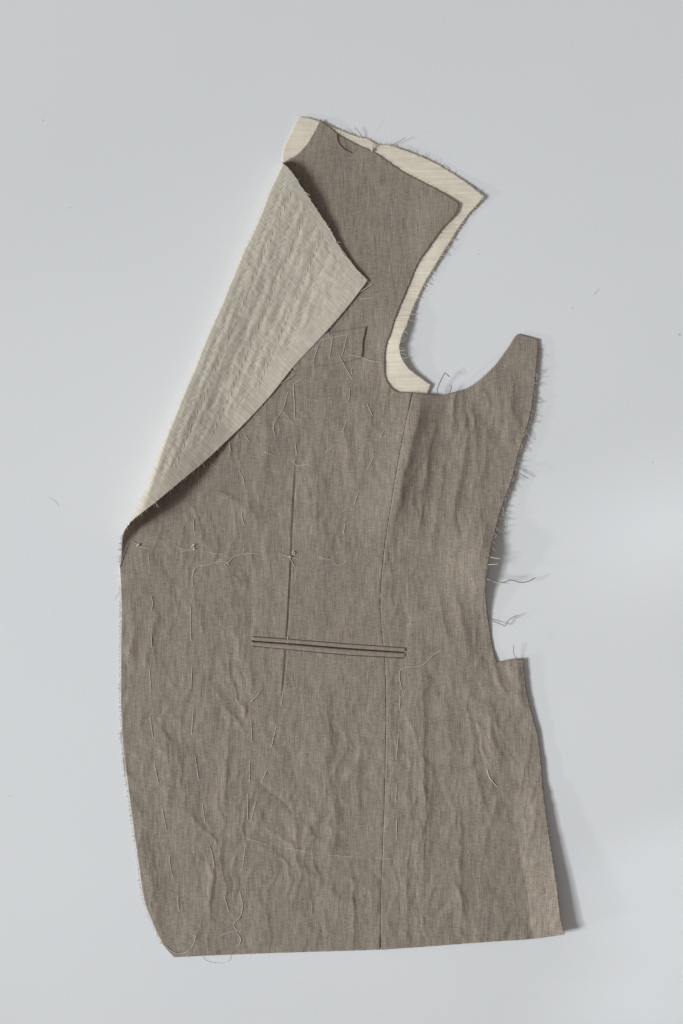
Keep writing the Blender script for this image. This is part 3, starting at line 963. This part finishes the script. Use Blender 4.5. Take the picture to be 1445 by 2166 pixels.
def knot(px, py, r, n=46, seed=0, mat=M_WHITE, extra=0.0):
    q = np.random.default_rng(seed)
    a = np.linspace(0, 2 * math.pi, n)
    f1, f2, f3 = q.integers(2, 5, 3)
    x = px + r * (0.75 * np.cos(f1 * a + q.random() * 6) + 0.35 * np.cos(f3 * a + 1))
    y = py + r * (0.75 * np.sin(f2 * a + q.random() * 6) + 0.35 * np.sin(f3 * a))
    z = on_cloth(px, py) + (0.9 + extra + 0.6 * np.sin(f3 * a + q.random() * 6)) * MM
    V, F = tube_geo(P3(x, y, z), 0.8 * K, 5)
    return mesh_from('thread_knot', V, F, mat, jacket, V[:, :2])


knot(292, 1153, 2.6, seed=1); knot(409, 1155, 3.4, seed=2); knot(411, 1162, 2.4, seed=3); knot(621, 1170, 3.2, seed=4); knot(614, 1177, 1.8, seed=8)
knot(533, 1482, 1.8, seed=5)
k1 = knot(792, 309, 4.5, seed=6, extra=0.2); k2 = knot(787, 317, 3.2, seed=7, extra=0.2)


# ------------------------------------------------------------------ frayed edges
def fringe(name, pts, hfun, mat, spacing, lmin, lmax, rad, ang=0.6, side=1, drop=0.0, curl=0.4, seed=0, bias=0.0, inset=1.5, dirv=None, power=2.0, up=0.0):
    q = np.random.default_rng(seed)
    p, _ = smooth_path(pts, 1.0, corner=50)
    T = np.gradient(p, axis=0); T /= np.linalg.norm(T, axis=1)[:, None] + 1e-9
    Nn = np.stack([T[:, 1], -T[:, 0]], 1) * side
    tb = Tubes()
    i = 0.0
    while i < len(p) - 1:
        j = int(i)
        L = lmin + (lmax - lmin) * q.random() ** power
        clump = 0.6 + 0.8 * max(0, float(perlin(np.array([j / 45.0]), np.array([seed + 0.5]), 90)[0]) + 0.4)
        L *= clump
        if dirv is None:
            a = math.atan2(Nn[j, 1], Nn[j, 0])
        else:
            a = math.atan2(dirv[1], dirv[0])
        a += q.normal(bias, ang)
        k = 5
        cur = q.normal(0, curl)
        x = p[j, 0] - Nn[j, 0] * inset; y = p[j, 1] - Nn[j, 1] * inset
        X, Y = [x], [y]
        for _ in range(k):
            x += math.cos(a) * (L + inset) / k; y += math.sin(a) * (L + inset) / k; a += cur / k * 2
            X.append(x); Y.append(y)
        X = np.array(X); Y = np.array(Y)
        t = np.linspace(0, 1, k + 1)
        z0 = float(hfun(np.array([p[j, 0] - Nn[j, 0] * 2]), np.array([p[j, 1] - Nn[j, 1] * 2]))[0]) - 0.2 * MM
        z = z0 + (q.normal(0, 0.5) + up) * MM * t * min(1.0, L / 8) - drop * MM * t ** 2
        z = np.maximum(z, 0.35 * MM)
        tb.add(P3(X, Y, z), rad * K * q.uniform(0.75, 1.25), 4, 0.35)
        i += spacing * q.uniform(0.4, 1.7)
    owner = jacket
    for key, part in (('lapel', lapel), ('interlining', canvas), ('side', side_piece), ('underarm', side_piece), ('hem', side_piece), ('', front)):
        if key in name:
            owner = part
            break
    return tb.build(name, mat, owner, 'stuff')


se_ = np.linspace(S_OPEN - 12, S_END, 14)
ex_, ey_, ez_, _ = lapel_point(se_, np.full(len(se_), 3.0))
fringe('frayed_front_edge', list(zip(ex_, ey_)), lambda x, y: np.interp(y, ey_, ez_), M_BROWN, 1.5, 1.5, 7, 0.45, 0.5, -1, seed=1, dirv=(-0.85, 0.5))
fringe('frayed_front_edge', LEFT_LOW[::-1], body_h, M_BROWN, 2.6, 1, 5, 0.36, 0.6, 1, seed=2, dirv=(-0.9, 0.5))
fringe('frayed_front_edge', [(258, 1545), (263, 1595), (268, 1640)], body_h, M_BROWN, 2.6, 3, 9, 0.42, 0.4, 1, seed=22, dirv=(-0.7, 0.8))
fringe('frayed_front_edge', [(253, 1203), (256, 1250), (256, 1400), (256, 1480), (263.5, 1600), (287, 1780)], lambda x, y: np.full(np.shape(x), 1.0 * MM), M_PALE, 4.5, 1, 4, 0.34, 0.6, 1, seed=3, dirv=(-1, 0.2))
fringe('frayed_shoulder_edge', NECK_SHOULDER[4:15], body_h, M_BROWN, 3.0, 1, 5, 0.45, 0.7, 1, seed=4)
fringe('frayed_neck_edge', [(603, 341)] + NECK_SHOULDER[:5], body_h, M_BROWN, 4.0, 1, 3, 0.4, 0.6, 1, seed=5)
fringe('frayed_armhole_edge', [(967, 447)] + ARM[:-1], body_h, M_BROWN, 4.0, 1, 6, 0.45, 0.7, 1, seed=6)
fringe('frayed_interlining_edge', CANVAS[:14], canvas_h, M_CREAM, 2.4, 1, 5, 0.5, 0.8, 1, seed=7)
fringe('frayed_interlining_edge', [(700, 266), (725, 277), (759, 289), (798, 304), (828, 308), (866, 321), (899, 334), (940, 356)], canvas_h, M_BROWN, 4.2, 2, 12, 0.34, 0.5, 1, seed=27, dirv=(-0.45, -0.85), up=0.8)
fringe('frayed_interlining_edge', CANVAS[13:23], canvas_h, M_CREAM, 3.2, 2, 10, 0.55, 0.55, 1, seed=8, dirv=(0.9, 0.35))
fringe('frayed_interlining_edge', CANVAS[20:25], canvas_h, M_CREAM, 8, 5, 18, 0.6, 0.5, 1, seed=9, dirv=(0.9, 0.4))
fringe('frayed_interlining_edge', CANVAS[24:29], canvas_h, M_CREAM, 5, 1, 4, 0.45, 0.6, 1, seed=10)
fringe('frayed_side_edge', [(1138, 718)] + RIGHT[:10], body_h, M_BROWN, 4.2, 4, 19, 0.58, 0.45, 1, seed=11, dirv=(0.75, 0.65), curl=0.7, power=1.3)
fringe('frayed_side_edge', [(1136, 790)] + RIGHT[1:9], body_h, M_PALE, 11.0, 8, 26, 0.6, 0.4, 1, seed=12, dirv=(0.8, 0.6), curl=0.9, power=1.2)
fringe('frayed_side_edge', RIGHT[9:15], body_h, M_BROWN, 6.0, 1, 5, 0.45, 0.7, 1, seed=13)
fringe('frayed_side_edge', RIGHT[16:25], body_h, M_BROWN, 9.0, 0.5, 3, 0.45, 0.7, 1, seed=14)
fringe('frayed_underarm_edge', side_top[:6], body_h, M_BROWN, 5.0, 1, 5, 0.45, 0.7, 1, seed=15)


def lap_edge_h(x, y):
    return np.array([lapel_z(a, b) for a, b in zip(np.ravel(x), np.ravel(y))])


fringe('frayed_lapel_edge', TOPE[1:], lap_edge_h, M_LAPEL, 3.2, 2, 17, 0.7, 0.25, 1, seed=16, dirv=(0.72, 0.70), power=2.2)
fringe('frayed_lapel_edge', [TOPE[-1]] + LOWE[:9], lap_edge_h, M_PALE, 14, 1, 7, 0.45, 0.6, 1, seed=17, dirv=(0.3, 0.95))
fringe('frayed_lapel_edge', LOWE[6:], lap_edge_h, M_PALE, 5, 3, 13, 0.5, 0.5, 1, seed=18, dirv=(-0.25, 0.95), drop=2)
fringe('frayed_hem_edge', HEM_R, body_h, M_BROWN, 14.0, 0.5, 2.5, 0.4, 0.8, 1, seed=19)
fringe('frayed_bottom_edge', HEM_L, body_h, M_BROWN, 14.0, 0.5, 2.5, 0.4, 0.8, 1, seed=20)


# ------------------------------------------------------------------ lint lying on the paper
def lint(pts, label, rad=0.15):
    p, _ = smooth_path(pts, 3.0, corner=80)
    V, F = tube_geo(P3(p[:, 0], p[:, 1], np.full(len(p), 0.35 * MM)), rad * K, 5)
    o = mesh_from('lint_fibre', V, F, M_DKYARN, None, V[:, :2])
    o['label'] = label; o['category'] = 'lint'; o['group'] = 'fibres of lint lying on the paper'
    return o


lint([(103, 1052), (111, 1057), (119, 1063), (124, 1071)], 'tiny curved dark fibre on the paper left of the lapel')
lint([(1256, 623), (1262, 617), (1267, 611)], 'tiny straight hair on the paper right of the shoulder')
lint([(243, 1268), (248, 1259), (254, 1253)], 'tiny dark fibre on the paper touching the left front edge', 0.15)
